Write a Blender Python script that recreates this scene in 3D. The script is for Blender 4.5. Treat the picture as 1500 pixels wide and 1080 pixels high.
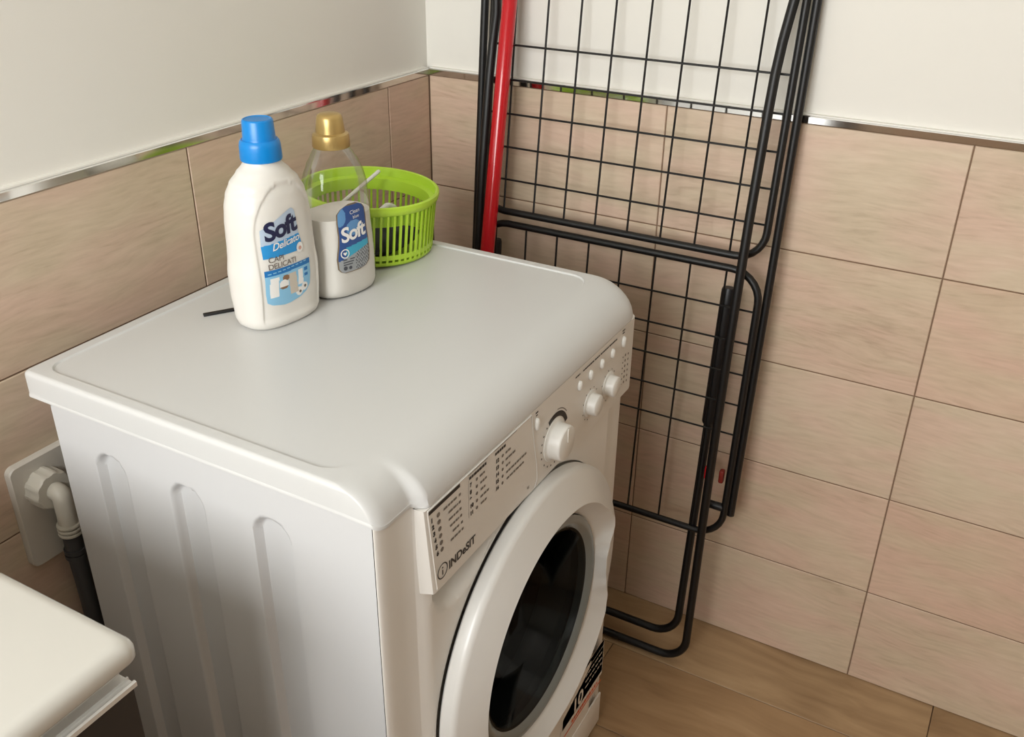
import bpy, bmesh, math, random
from mathutils import Vector, Matrix

random.seed(7)
PI = math.pi
scene = bpy.context.scene
for o in list(bpy.data.objects):
    bpy.data.objects.remove(o, do_unlink=True)
COL = scene.collection

# ------------------------------------------------------------------ camera
F_PX = 1400.65
cam_d = bpy.data.cameras.new('camera')
cam = bpy.data.objects.new('camera', cam_d)
COL.objects.link(cam)
cam_d.sensor_fit = 'HORIZONTAL'
cam_d.sensor_width = 36.0
cam_d.lens = F_PX / 1500 * 36.0
cam_d.clip_start = 0.02
yaw, pitch, roll = 1.0662, -0.4882, 0.0141
fwd = Vector((math.cos(pitch) * math.sin(yaw), math.cos(pitch) * math.cos(yaw), math.sin(pitch)))
rgt = Vector((math.cos(yaw), -math.sin(yaw), 0))
upv = rgt.cross(fwd)
r2 = math.cos(roll) * rgt + math.sin(roll) * upv
u2 = -math.sin(roll) * rgt + math.cos(roll) * upv
cam.matrix_world = Matrix(((r2.x, u2.x, -fwd.x, -1.488), (r2.y, u2.y, -fwd.y, -1.0032),
                           (r2.z, u2.z, -fwd.z, 1.3649), (0, 0, 0, 1)))
scene.camera = cam

# ------------------------------------------------------------------ light and exposure
world = bpy.data.worlds.new('world')
scene.world = world
world.use_nodes = True
wb = world.node_tree.nodes['Background']
wb.inputs[0].default_value = (0.80, 0.90, 1.0, 1)
wb.inputs[1].default_value = 0.9

XL_ROOM, YF_ROOM, Z_CEIL = -2.45, -2.45, 2.6
WIN = (-1.10, -0.06, 1.10, 2.0)            # window in wall_left: y0, y1, z0, z1


def area(name, loc, rot, sx, sy, power, color):
    d = bpy.data.lights.new(name, 'AREA')
    d.shape = 'RECTANGLE'
    d.size, d.size_y = sx, sy
    d.energy = power
    d.color = color
    o = bpy.data.objects.new(name, d)
    o.location = loc
    o.rotation_euler = rot
    COL.objects.link(o)
    return o


# daylight coming through the window (lamp stands in the window opening, facing into the room)
area('window_daylight', (XL_ROOM - 0.03, (WIN[0] + WIN[1]) / 2, (WIN[2] + WIN[3]) / 2), (0, -PI / 2, 0),
     WIN[3] - WIN[2], WIN[1] - WIN[0], 39.0, (0.975, 0.985, 0.98))
vs = scene.view_settings
vs.view_transform = 'Standard'
vs.look = 'None'
vs.gamma = 1.0
vs.use_curve_mapping = False
vs.exposure = 0.0


# ------------------------------------------------------------------ helpers
def lin(c):
    c = c / 255.0
    return c / 12.92 if c <= 0.04045 else ((c + 0.055) / 1.055) ** 2.4


def rgb(r, g, b):
    return (lin(r), lin(g), lin(b), 1)


def pmat(name, color, rough=0.5, metal=0.0, spec=0.5, coat=0.0, bump=None, trans=0.0, sss=0.0, emit=None):
    m = bpy.data.materials.new(name)
    m.use_nodes = True
    nt = m.node_tree
    b = nt.nodes['Principled BSDF']
    b.inputs['Base Color'].default_value = color
    b.inputs['Roughness'].default_value = rough
    b.inputs['Metallic'].default_value = metal
    b.inputs['Specular IOR Level'].default_value = spec
    b.inputs['Coat Weight'].default_value = coat
    b.inputs['Transmission Weight'].default_value = trans
    if sss:
        b.inputs['Subsurface Weight'].default_value = sss
        b.inputs['Subsurface Radius'].default_value = (0.01, 0.008, 0.006)
        b.inputs['Subsurface Scale'].default_value = 0.5
    if bump:
        sc, st = bump
        tc = nt.nodes.new('ShaderNodeTexCoord')
        n = nt.nodes.new('ShaderNodeTexNoise')
        n.inputs['Scale'].default_value = sc
        n.inputs['Detail'].default_value = 4
        bp = nt.nodes.new('ShaderNodeBump')
        bp.inputs['Strength'].default_value = st
        bp.inputs['Distance'].default_value = 0.002
        nt.links.new(tc.outputs['Object'], n.inputs['Vector'])
        nt.links.new(n.outputs['Fac'], bp.inputs['Height'])
        nt.links.new(bp.outputs['Normal'], b.inputs['Normal'])
    return m


def woodgrain(name, ramp, stretch, warp, rough, tint, bump=0.12, knots=False, cloud=((1, 1, 1, 1), (1, 1, 1, 1))):
    """wood grain running along local X; every plank / tile shifts the pattern by its own random number"""
    m = bpy.data.materials.new(name)
    m.use_nodes = True
    nt = m.node_tree
    N, L = nt.nodes, nt.links
    b = N['Principled BSDF']
    b.inputs['Roughness'].default_value = rough
    tc = N.new('ShaderNodeTexCoord')
    oi = N.new('ShaderNodeObjectInfo')
    mul = N.new('ShaderNodeVectorMath'); mul.operation = 'SCALE'
    mul.inputs[0].default_value = (7.3, 3.1, 11.7)
    L.new(oi.outputs['Random'], mul.inputs['Scale'])
    add = N.new('ShaderNodeVectorMath'); add.operation = 'ADD'
    L.new(tc.outputs['Object'], add.inputs[0]); L.new(mul.outputs[0], add.inputs[1])
    # low frequency warp
    n1 = N.new('ShaderNodeTexNoise'); n1.inputs['Scale'].default_value = 5.0; n1.inputs['Detail'].default_value = 2
    st1 = N.new('ShaderNodeVectorMath'); st1.operation = 'MULTIPLY'; st1.inputs[1].default_value = (0.7, 1, 2.2)
    L.new(add.outputs[0], st1.inputs[0]); L.new(st1.outputs[0], n1.inputs['Vector'])
    w = N.new('ShaderNodeVectorMath'); w.operation = 'SCALE'; w.inputs['Scale'].default_value = warp
    L.new(n1.outputs['Color'], w.inputs[0])
    ad2 = N.new('ShaderNodeVectorMath'); ad2.operation = 'ADD'
    L.new(add.outputs[0], ad2.inputs[0]); L.new(w.outputs[0], ad2.inputs[1])
    st = N.new('ShaderNodeVectorMath'); st.operation = 'MULTIPLY'; st.inputs[1].default_value = stretch
    L.new(ad2.outputs[0], st.inputs[0])
    n2 = N.new('ShaderNodeTexNoise'); n2.inputs['Scale'].default_value = 1.0; n2.inputs['Detail'].default_value = 5
    n2.inputs['Roughness'].default_value = 0.55
    L.new(st.outputs[0], n2.inputs['Vector'])
    # broad cloudy tone
    n3 = N.new('ShaderNodeTexNoise'); n3.inputs['Scale'].default_value = 4.5; n3.inputs['Detail'].default_value = 2
    L.new(add.outputs[0], n3.inputs['Vector'])
    mx = N.new('ShaderNodeMath'); mx.operation = 'MULTIPLY_ADD'; mx.inputs[1].default_value = 0.45
    sub = N.new('ShaderNodeMath'); sub.operation = 'MULTIPLY'; sub.inputs[1].default_value = 0.55
    L.new(n2.outputs['Fac'], sub.inputs[0]); L.new(n3.outputs['Fac'], mx.inputs[0]); L.new(sub.outputs[0], mx.inputs[2])
    cr = N.new('ShaderNodeValToRGB')
    el = cr.color_ramp.elements
    el[0].position, el[0].color = ramp[0]
    el[1].position, el[1].color = ramp[-1]
    for p_, c_ in ramp[1:-1]:
        e = el.new(p_); e.color = c_
    L.new(mx.outputs[0], cr.inputs['Fac'])
    # faint rosy and olive clouds
    n4 = N.new('ShaderNodeTexNoise'); n4.inputs['Scale'].default_value = 9.0; n4.inputs['Detail'].default_value = 1
    L.new(st1.outputs[0], n4.inputs['Vector'])
    r4 = N.new('ShaderNodeValToRGB')
    r4.color_ramp.elements[0].position = 0.35; r4.color_ramp.elements[0].color = cloud[0]
    r4.color_ramp.elements[1].position = 0.65; r4.color_ramp.elements[1].color = cloud[1]
    L.new(n4.outputs['Fac'], r4.inputs['Fac'])
    mc = N.new('ShaderNodeMix'); mc.data_type = 'RGBA'; mc.blend_type = 'MULTIPLY'; mc.inputs['Factor'].default_value = 1.0
    L.new(cr.outputs['Color'], mc.inputs[6]); L.new(r4.outputs['Color'], mc.inputs[7])
    # per-piece tint
    mixc = N.new('ShaderNodeMix'); mixc.data_type = 'RGBA'; mixc.blend_type = 'MULTIPLY'
    mixc.inputs['Factor'].default_value = 1.0
    tr = N.new('ShaderNodeValToRGB')
    tr.color_ramp.elements[0].color = tint[0]; tr.color_ramp.elements[1].color = tint[1]
    L.new(oi.outputs['Random'], tr.inputs['Fac'])
    L.new(mc.outputs[2], mixc.inputs[6]); L.new(tr.outputs['Color'], mixc.inputs[7])
    out = mixc.outputs[2]
    if knots:
        vo = N.new('ShaderNodeTexVoronoi'); vo.inputs['Scale'].default_value = 5.2
        sv = N.new('ShaderNodeVectorMath'); sv.operation = 'MULTIPLY'; sv.inputs[1].default_value = (0.55, 1.1, 0.0)
        L.new(add.outputs[0], sv.inputs[0]); L.new(sv.outputs[0], vo.inputs['Vector'])
        kr = N.new('ShaderNodeValToRGB')
        kr.color_ramp.elements[0].position = 0.022; kr.color_ramp.elements[0].color = (0.25, 0.18, 0.12, 1)
        kr.color_ramp.elements[1].position = 0.065; kr.color_ramp.elements[1].color = (1, 1, 1, 1)
        L.new(vo.outputs['Distance'], kr.inputs['Fac'])
        mk = N.new('ShaderNodeMix'); mk.data_type = 'RGBA'; mk.blend_type = 'MULTIPLY'; mk.inputs['Factor'].default_value = 1.0
        L.new(out, mk.inputs[6]); L.new(kr.outputs['Color'], mk.inputs[7])
        out = mk.outputs[2]
    L.new(out, b.inputs['Base Color'])
    bp = N.new('ShaderNodeBump'); bp.inputs['Strength'].default_value = bump; bp.inputs['Distance'].default_value = 0.001
    L.new(n2.outputs['Fac'], bp.inputs['Height']); L.new(bp.outputs['Normal'], b.inputs['Normal'])
    return m


def finish(bm, name, mats, parent=None, smooth=True, loc=None, angle=35):
    bmesh.ops.recalc_face_normals(bm, faces=bm.faces)
    me = bpy.data.meshes.new(name)
    bm.to_mesh(me); bm.free()
    return link(name, me, mats, parent, smooth, loc, angle)


def link(name, me, mats, parent=None, smooth=True, loc=None, angle=35):
    if not isinstance(mats, (list, tuple)):
        mats = [mats]
    if len(me.materials) == 0:
        for m in mats:
            me.materials.append(m)
    if smooth:
        for p in me.polygons:
            p.use_smooth = True
        try:
            me.set_sharp_from_angle(angle=math.radians(angle))
        except Exception:
            pass
    o = bpy.data.objects.new(name, me)
    COL.objects.link(o)
    if loc:
        o.location = loc
    if parent:
        o.parent = parent
    return o


def tag(o, label, cat, group=None):
    o['label'] = label
    o['category'] = cat
    if group:
        o['group'] = group
    return o


def thing(name, label, cat, loc=(0, 0, 0), rz=0.0, group=None):
    o = bpy.data.objects.new(name, None)
    o.empty_display_size = 0.05
    COL.objects.link(o)
    o.location = loc
    o.rotation_euler = (0, 0, rz)
    return tag(o, label, cat, group)


def box(bm, a, b, bev=0.0, seg=2, mi=0):
    x0, y0, z0 = [min(i, j) for i, j in zip(a, b)]
    x1, y1, z1 = [max(i, j) for i, j in zip(a, b)]
    v = [bm.verts.new(c) for c in ((x0, y0, z0), (x1, y0, z0), (x1, y1, z0), (x0, y1, z0),
                                   (x0, y0, z1), (x1, y0, z1), (x1, y1, z1), (x0, y1, z1))]
    fs = [bm.faces.new([v[i] for i in q]) for q in ((0, 3, 2, 1), (4, 5, 6, 7), (0, 1, 5, 4), (1, 2, 6, 5), (2, 3, 7, 6), (3, 0, 4, 7))]
    for f in fs:
        f.material_index = mi
    if bev:
        es = list({e for f in fs for e in f.edges})
        bmesh.ops.bevel(bm, geom=es, offset=bev, segments=seg, affect='EDGES', profile=0.5)
    return bm


def box_obj(name, a, b, mat, parent=None, bev=0.0, seg=2, smooth=True):
    bm = bmesh.new()
    box(bm, a, b, bev, seg)
    return finish(bm, name, mat, parent, smooth)


def fillet(pts, rads, n=6, closed=False):
    pts = [Vector(p) for p in pts]
    N_ = len(pts)
    if not isinstance(rads, (list, tuple)):
        rads = [rads] * N_
    out = []
    for i, p in enumerate(pts):
        if (not closed and i in (0, N_ - 1)) or rads[i] <= 0:
            out.append(p); continue
        a, b = pts[i - 1], pts[(i + 1) % N_]
        d1, d2 = (a - p), (b - p)
        l1, l2 = d1.length, d2.length
        d1.normalize(); d2.normalize()
        ang = d1.angle(d2)
        if ang > PI - 0.02:
            out.append(p); continue
        t = min(rads[i] / math.tan(ang / 2), l1 * 0.49, l2 * 0.49)
        r = t * math.tan(ang / 2)
        c = p + (d1 + d2).normalized() * (r / math.sin(ang / 2))
        s, e = p + d1 * t - c, p + d2 * t - c
        tot = s.angle(e)
        for k in range(n + 1):
            f = k / n
            v = (s * math.sin((1 - f) * tot) + e * math.sin(f * tot)) / math.sin(tot)
            out.append(c + v)
    return out


def sweep(bm, pts, r, seg=10, closed=False, cap=True):
    pts = [Vector(p) for p in pts]
    n = len(pts)
    rr = r if isinstance(r, (list, tuple)) else [r] * n
    tans = []
    for i in range(n):
        if closed:
            t = pts[(i + 1) % n] - pts[i - 1]
        else:
            t = pts[min(i + 1, n - 1)] - pts[max(i - 1, 0)]
        tans.append(t.normalized())
    ref = Vector((0, 0, 1)) if abs(tans[0].z) < 0.9 else Vector((1, 0, 0))
    nrm = (ref - tans[0] * ref.dot(tans[0])).normalized()
    rings = []
    for i in range(n):
        if i:
            nrm = (nrm - tans[i] * nrm.dot(tans[i])).normalized()
        bi = tans[i].cross(nrm)
        rings.append([bm.verts.new(pts[i] + (nrm * math.cos(2 * PI * k / seg) + bi * math.sin(2 * PI * k / seg)) * rr[i]) for k in range(seg)])
    m = n if closed else n - 1
    for i in range(m):
        A, B = rings[i], rings[(i + 1) % n]
        for k in range(seg):
            bm.faces.new((A[k], A[(k + 1) % seg], B[(k + 1) % seg], B[k]))
    if cap and not closed:
        bm.faces.new(rings[0][::-1]); bm.faces.new(rings[-1])
    return bm


def tube_obj(name, pts, r, mat, parent, seg=10, closed=False):
    bm = bmesh.new()
    sweep(bm, pts, r, seg, closed)
    return finish(bm, name, mat, parent, angle=50)


def revolve(bm, prof, seg=64, origin=(0, 0, 0), axis='z', close=False, mi=0):
    """prof: list of (r, h); axis z: h along z; axis y: circle in xz, h along y"""
    ox, oy, oz = origin
    rings = []
    for r, h in prof:
        ring = []
        if r < 1e-6:
            p = (ox, oy, oz + h) if axis == 'z' else (ox, oy + h, oz)
            ring = [bm.verts.new(p)]
        else:
            for k in range(seg):
                a = 2 * PI * k / seg
                p = (ox + r * math.cos(a), oy + r * math.sin(a), oz + h) if axis == 'z' else (ox + r * math.cos(a), oy + h, oz + r * math.sin(a))
                ring.append(bm.verts.new(p))
        rings.append(ring)
    prs = list(zip(rings[:-1], rings[1:]))
    if close:
        prs.append((rings[-1], rings[0]))
    for A, B in prs:
        for k in range(seg):
            k2 = (k + 1) % seg
            if len(A) == 1 and len(B) == 1:
                continue
            if len(A) == 1:
                f = bm.faces.new((A[0], B[k2], B[k]))
            elif len(B) == 1:
                f = bm.faces.new((A[k], A[k2], B[0]))
            else:
                f = bm.faces.new((A[k], A[k2], B[k2], B[k]))
            f.material_index = mi
    return bm


def loft(bm, loops, cap0=False, cap1=False):
    rows = [[bm.verts.new(p) for p in lp] for lp in loops]
    n = len(rows[0])
    for A, B in zip(rows[:-1], rows[1:]):
        for k in range(n):
            k2 = (k + 1) % n
            vs_ = [A[k], A[k2], B[k2], B[k]]
            bm.faces.new(vs_)
    if cap0:
        bm.faces.new(rows[0][::-1])
    if cap1:
        bm.faces.new(rows[-1])
    return rows


def text_polys(s, size, bold=0.0, shear=0.0, align='LEFT', space=1.0):
    cu = bpy.data.curves.new('lettering', 'FONT')
    cu.body = s
    cu.size = size
    cu.offset = bold
    cu.shear = shear
    cu.align_x = align
    cu.space_character = space
    cu.resolution_u = 4
    o = bpy.data.objects.new('lettering', cu)
    COL.objects.link(o)
    bpy.context.view_layer.update()
    dg = bpy.context.evaluated_depsgraph_get()
    me = bpy.data.meshes.new_from_object(o.evaluated_get(dg))
    vs_ = [(v.co.x, v.co.y) for v in me.vertices]
    fs = [tuple(p.vertices) for p in me.polygons]
    bpy.data.objects.remove(o, do_unlink=True)
    bpy.data.curves.remove(cu)
    bpy.data.meshes.remove(me)
    return vs_, fs


class Print:
    """flat print collected in 2D (u, v) and mapped on a surface by fn(u, v) -> point"""
    def __init__(self, fn):
        self.fn = fn; self.v = []; self.f = []; self.m = []

    def poly(self, pts, mi=0):
        i = len(self.v)
        self.v += [self.fn(*p) for p in pts]
        self.f.append(tuple(range(i, i + len(pts)))); self.m.append(mi)

    def rect(self, u0, v0, u1, v1, mi=0, n=1):
        for k in range(n):
            a, b = u0 + (u1 - u0) * k / n, u0 + (u1 - u0) * (k + 1) / n
            self.poly([(a, v0), (b, v0), (b, v1), (a, v1)], mi)

    def disc(self, u, v, r, mi=0, n=14, r2=None):
        self.poly([(u + r * math.cos(2 * PI * k / n), v + (r2 or r) * math.sin(2 * PI * k / n)) for k in range(n)], mi)

    def ring(self, u, v, r0, r1, a0=0, a1=2 * PI, n=24, mi=0):
        for k in range(n):
            a, b = a0 + (a1 - a0) * k / n, a0 + (a1 - a0) * (k + 1) / n
            self.poly([(u + r0 * math.cos(a), v + r0 * math.sin(a)), (u + r1 * math.cos(a), v + r1 * math.sin(a)),
                       (u + r1 * math.cos(b), v + r1 * math.sin(b)), (u + r0 * math.cos(b), v + r0 * math.sin(b))], mi)

    def text(self, s, u, v, size, rot=0.0, mi=0, **kw):
        vs_, fs = text_polys(s, size, **kw)
        i = len(self.v)
        c, sn = math.cos(rot), math.sin(rot)
        self.v += [self.fn(u + c * x - sn * y, v + sn * x + c * y) for x, y in vs_]
        self.f += [tuple(i + k for k in f) for f in fs]
        self.m += [mi] * len(fs)

    def build(self, name, mats, parent):
        me = bpy.data.meshes.new(name)
        me.from_pydata(self.v, [], self.f)
        for m in (mats if isinstance(mats, list) else [mats]):
            me.materials.append(m)
        for p, mi in zip(me.polygons, self.m):
            p.material_index = mi
        return link(name, me, mats, parent, smooth=False)


# ------------------------------------------------------------------ materials
M_PAINT = pmat('white_wall_paint', rgb(231, 228, 220), 0.75, bump=(60, 0.08))
M_CEIL = pmat('ceiling_paint', rgb(232, 230, 224), 0.9)
M_GROUT = pmat('grout', rgb(128, 104, 84), 0.9)
M_SEAL = pmat('sealant', rgb(235, 232, 224), 0.5)
M_CHROME = pmat('polished_trim', (0.72, 0.72, 0.71, 1), 0.09, 1.0)
M_TILE = woodgrain('wood_look_tile',
                   [(0.28, rgb(186, 166, 150)), (0.42, rgb(204, 185, 169)), (0.54, rgb(212, 193, 178)), (0.72, rgb(220, 203, 189))],
                   (22.0, 22.0, 170), 0.055, 0.42, (rgb(255, 247, 240), rgb(255, 255, 250)), 0.25,
                   cloud=(rgb(255, 246, 243), rgb(249, 251, 242)))
M_PLANK = woodgrain('wood_floor',
                    [(0.28, rgb(122, 95, 66)), (0.45, rgb(158, 129, 95)), (0.6, rgb(178, 149, 113)), (0.75, rgb(192, 165, 130))],
                    (2.2, 34, 34), 0.10, 0.45, (rgb(240, 232, 224), rgb(255, 255, 255)), 0.15, knots=True)
M_ENAMEL = pmat('white_enamel', rgb(201, 201, 201), 0.3, coat=0.1)
M_WPLAST = pmat('white_plastic', rgb(214, 212, 207), 0.30)
M_LID = pmat('white_worktop_plastic', rgb(203, 203, 201), 0.36, bump=(900, 0.03))
M_PANEL = pmat('console_plastic', rgb(221, 217, 210), 0.42)
M_INK = pmat('dark_print', rgb(48, 44, 42), 0.6)
M_INKS = pmat('soft_grey_print', rgb(118, 110, 102), 0.6)
M_BAR = pmat('black_print', rgb(22, 19, 18), 0.5)
M_WINK = pmat('white_print', rgb(228, 224, 216), 0.5)
M_ORANGE = pmat('orange_print', rgb(226, 96, 40), 0.5)
M_BROWN = pmat('dark_brown_print', rgb(66, 54, 48), 0.5)
M_RUBBER = pmat('grey_rubber_gasket', rgb(96, 98, 98), 0.5)
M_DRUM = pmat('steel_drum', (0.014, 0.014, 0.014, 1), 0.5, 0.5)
M_GREYRIM = pmat('grey_glass_rim', rgb(120, 126, 124), 0.2)
M_BLACK = pmat('black_coated_tube', rgb(7, 7, 8), 0.45)
M_BLACKP = pmat('black_plastic', rgb(16, 16, 18), 0.45)
M_RED = pmat('red_lacquer', rgb(190, 10, 26), 0.22, coat=0.3)
M_GREEN = pmat('lime_green_plastic', rgb(180, 216, 62), 0.35)
M_HDPE = pmat('white_bottle_plastic', rgb(222, 219, 212), 0.32, sss=0.1)
M_BLUE = pmat('blue_cap_plastic', rgb(0, 128, 204), 0.33)
M_GOLD = pmat('gold_cap_plastic', rgb(184, 156, 98), 0.34, metal=0.6)
M_MILK = pmat('milky_liquid', rgb(244, 242, 237), 0.35)
M_BASIN = pmat('white_basin_top', rgb(200, 197, 189), 0.25, coat=0.2)
M_CARC = pmat('white_cabinet', rgb(222, 220, 212), 0.45)
M_DARKF = pmat('dark_drawer_front', rgb(38, 34, 32), 0.4)
M_ALU = pmat('brushed_aluminium', (0.74, 0.73, 0.70, 1), 0.35, 0.45)
M_PLATE = pmat('wall_plate_plastic', rgb(206, 200, 190), 0.4)
M_FITTING = pmat('fitting_plastic', rgb(205, 200, 188), 0.4)
M_HOSE = pmat('grey_hose', rgb(62, 62, 64), 0.5)
M_WHITE = pmat('white_plain_plastic', rgb(224, 222, 216), 0.4)
M_FRAME = pmat('window_frame_white', rgb(232, 231, 227), 0.4)


def thin_glass(name, tint, refl=0.06, rough=0.02, gain=0.55):
    m = bpy.data.materials.new(name)
    m.use_nodes = True
    nt = m.node_tree
    nt.nodes.remove(nt.nodes['Principled BSDF'])
    t = nt.nodes.new('ShaderNodeBsdfTransparent'); t.inputs[0].default_value = tint
    g = nt.nodes.new('ShaderNodeBsdfGlossy'); g.inputs['Roughness'].default_value = rough
    fr = nt.nodes.new('ShaderNodeLayerWeight'); fr.inputs[0].default_value = 0.25
    mr = nt.nodes.new('ShaderNodeMath'); mr.operation = 'MULTIPLY_ADD'; mr.inputs[1].default_value = gain; mr.inputs[2].default_value = refl
    mx = nt.nodes.new('ShaderNodeMixShader')
    L = nt.links
    L.new(fr.outputs['Fresnel'], mr.inputs[0]); L.new(mr.outputs[0], mx.inputs[0])
    L.new(t.outputs[0], mx.inputs[1]); L.new(g.outputs[0], mx.inputs[2])
    L.new(mx.outputs[0], nt.nodes['Material Output'].inputs[0])
    return m


M_PET = thin_glass('clear_bottle_plastic', (0.975, 0.97, 0.955, 1), 0.025, 0.08)
M_PORT = thin_glass('porthole_glass', (0.26, 0.27, 0.27, 1), 0.012, 0.03, 0.35)
M_PANE = thin_glass('window_pane', (0.97, 0.98, 0.98, 1), 0.02, 0.01)


# ================================================================== the room
def structure(o):
    o['kind'] = 'structure'
    return o


TH, TL, TZ, GAP = 0.2039, 0.4605, 1.0191, 0.0022      # tile height, length, top of the tiling, joint
PD = 0.010                                             # the painted wall stands this far behind the tile faces

floor = structure(box_obj('floor', (XL_ROOM - .1, YF_ROOM - .1, -0.10), (0.11, 0.11, -0.006), M_GROUT, smooth=False))
ceiling = structure(box_obj('ceiling', (XL_ROOM - .1, YF_ROOM - .1, Z_CEIL), (0.11, 0.11, Z_CEIL + .1), M_CEIL, smooth=False))
wall_right = structure(box_obj('wall_right', (PD, YF_ROOM - .1, -0.006), (0.11, 0.11, Z_CEIL), M_PAINT, smooth=False))
wall_back = structure(box_obj('wall_back', (XL_ROOM - .1, PD, -0.006), (PD, 0.11, Z_CEIL), M_PAINT, smooth=False))
wall_front = structure(box_obj('wall_front', (XL_ROOM - .1, YF_ROOM - .1, -0.006), (PD, YF_ROOM, Z_CEIL), M_PAINT, smooth=False))
bm = bmesh.new()
y0, y1, z0, z1 = WIN
xa, xb = XL_ROOM - .1, XL_ROOM
box(bm, (xa, YF_ROOM, -.006), (xb, y0, Z_CEIL)); box(bm, (xa, y1, -.006), (xb, PD, Z_CEIL))
box(bm, (xa, y0, -.006), (xb, y1, z0)); box(bm, (xa, y0, z1), (xb, y1, Z_CEIL))
wall_left = structure(finish(bm, 'wall_left', M_PAINT, smooth=False))
# window in the left wall
window = structure(box_obj('window_1', (xa + .02, y0, z0 - .02), (xb + .03, y1, z0), M_FRAME, bev=.004))
for a_, b_ in (((y0, z0), (y0 + .05, z1)), ((y1 - .05, z0), (y1, z1)), ((y0 + .05, z0), (y1 - .05, z0 + .05)),
               ((y0 + .05, z1 - .05), (y1 - .05, z1)), (((y0 + y1) / 2 - .03, z0 + .05), ((y0 + y1) / 2 + .03, z1 - .05))):
    box_obj('window_frame', (xa + .01, a_[0], a_[1]), (xa + .055, b_[0], b_[1]), M_FRAME, window, bev=.003)
for a_, b_ in ((y0 + .05, (y0 + y1) / 2 - .03), ((y0 + y1) / 2 + .03, y1 - .05)):
    box_obj('window_pane', (xa + .012, a_, z0 + .05), (xa + .016, b_, z1 - .05), M_PANE, window, smooth=False)


def tile_mesh(w, h, t, c, name):
    """front face looks towards local -Y, back at +t; chamfered front edge"""
    bm = bmesh.new()
    a = [bm.verts.new(p) for p in ((0, t, 0), (w, t, 0), (w, t, h), (0, t, h))]
    b = [bm.verts.new(p) for p in ((0, c, 0), (w, c, 0), (w, c, h), (0, c, h))]
    d = [bm.verts.new(p) for p in ((c, 0, c), (w - c, 0, c), (w - c, 0, h - c), (c, 0, h - c))]
    for P, Q in ((a, b), (b, d)):
        for k in range(4):
            bm.faces.new((P[k], P[(k + 1) % 4], Q[(k + 1) % 4], Q[k]))
    bm.faces.new(d); bm.faces.new(a[::-1])
    bmesh.ops.recalc_face_normals(bm, faces=bm.faces)
    me = bpy.data.meshes.new(name); bm.to_mesh(me); bm.free()
    return me


_cache = {}


def tile(parent, w, h, loc, rz):
    key = (round(w, 4), round(h, 4))
    if key not in _cache:
        _cache[key] = tile_mesh(w, h, PD - .0015, .0009, 'tile')
        _cache[key].materials.append(M_TILE)
    o = bpy.data.objects.new('tile', _cache[key])
    COL.objects.link(o)
    o.location = loc
    o.rotation_euler = (0, 0, rz)
    o.parent = parent


rows = [(TZ - (k + 1) * TH, TZ - k * TH) for k in range(5)]
rows[-1] = (0.0, rows[-1][1])
# right wall: stack bond, joints at y = 0, -TL, -2TL ...  (front face towards -x: local -Y -> world -X)
for (za, zb) in rows:
    ya = -0.0005
    while ya > YF_ROOM + .01:
        yb_ = max(ya - TL, YF_ROOM + .002)
        tile(wall_right, (ya - yb_) - GAP, zb - za - GAP, (0.0, ya - GAP / 2, za + GAP / 2), -PI / 2)
        ya = -0.0005 - TL * (round((-ya) / TL) + 1) if yb_ > YF_ROOM + .01 else -99
# back wall: joints at x = -0.126 - k TL
edges = [0.0] + [-0.126 - TL * k for k in range(7)]
edges = [e for e in edges if e > XL_ROOM] + [XL_ROOM + .002]
for (za, zb) in rows:
    for e1, e0 in zip(edges[:-1], edges[1:]):
        w = e1 - e0 - GAP
        if w > 0.01:
            tile(wall_back, w, zb - za - GAP, (e0 + GAP / 2, 0.0, za + GAP / 2), 0)
for (za, zb) in rows:  # unseen left and front walls: tiling added to lower the bounce light
    e = -0.003
    while e > YF_ROOM + .05:
        w = min(TL, e - YF_ROOM - .003)
        tile(wall_left, w - GAP, zb - za - GAP, (XL_ROOM + PD, e - w + GAP / 2, za + GAP / 2), PI / 2)
        e -= w
    e = -0.003
    while e > XL_ROOM + .05:
        w = min(TL, e - XL_ROOM - .012)
        tile(wall_front, w - GAP, zb - za - GAP, (e - GAP / 2, YF_ROOM + PD, za + GAP / 2), PI)
        e -= w
box_obj('grout', (.0018, YF_ROOM, 0), (PD, PD, TZ), M_GROUT, wall_right, smooth=False)
box_obj('grout', (XL_ROOM, .0018, 0), (.0018, PD, TZ), M_GROUT, wall_back, smooth=False)


def trim(name, a, b, wall_dir):
    """polished edge profile on top of the tiles: rounded front"""
    bm = bmesh.new()
    prof = [(0.0095, 0.0), (-.0012, 0.0), (-.0018, .0008), (-.0018, .0102), (-.0010, .0115), (.0004, .0122), (.0095, .0122)]
    loops = []
    for end in (a, b):
        lp = []
        for d, z in prof:
            if wall_dir == 'x':
                lp.append((d, end, TZ + z))
            else:
                lp.append((end, d, TZ + z))
        loops.append(lp)
    loft(bm, loops, True, True)
    o = structure(finish(bm, name, M_CHROME, angle=20))
    return o


t1 = trim('trim_1', -.002, YF_ROOM + .002, 'x')
t2 = trim('trim_2', -.002, XL_ROOM + .002, 'y')
box_obj('sealant', (.0012, YF_ROOM + .002, TZ + .0122), (PD + .0005, -.001, TZ + .0138), M_SEAL, t1, smooth=False)
box_obj('sealant', (XL_ROOM + .002, .0012, TZ + .0122), (-.001, PD + .0005, TZ + .0138), M_SEAL, t2, smooth=False)

# unseen dark door behind the camera, added to cut the room's bounce light
M_ADDED_DOOR = pmat('added_door_brown_wood', rgb(120, 92, 66), .45)
added_door = structure(box_obj('added_door', (-1.75, YF_ROOM + .001, 0.004), (-.85, YF_ROOM + .045, 2.1), M_ADDED_DOOR, bev=.003))
for zz in ((.25, .95), (1.1, 1.95)):
    box_obj('added_door_panel', (-1.62, YF_ROOM + .045, zz[0]), (-.98, YF_ROOM + .052, zz[1]), M_ADDED_DOOR, added_door, bev=.004)
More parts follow.
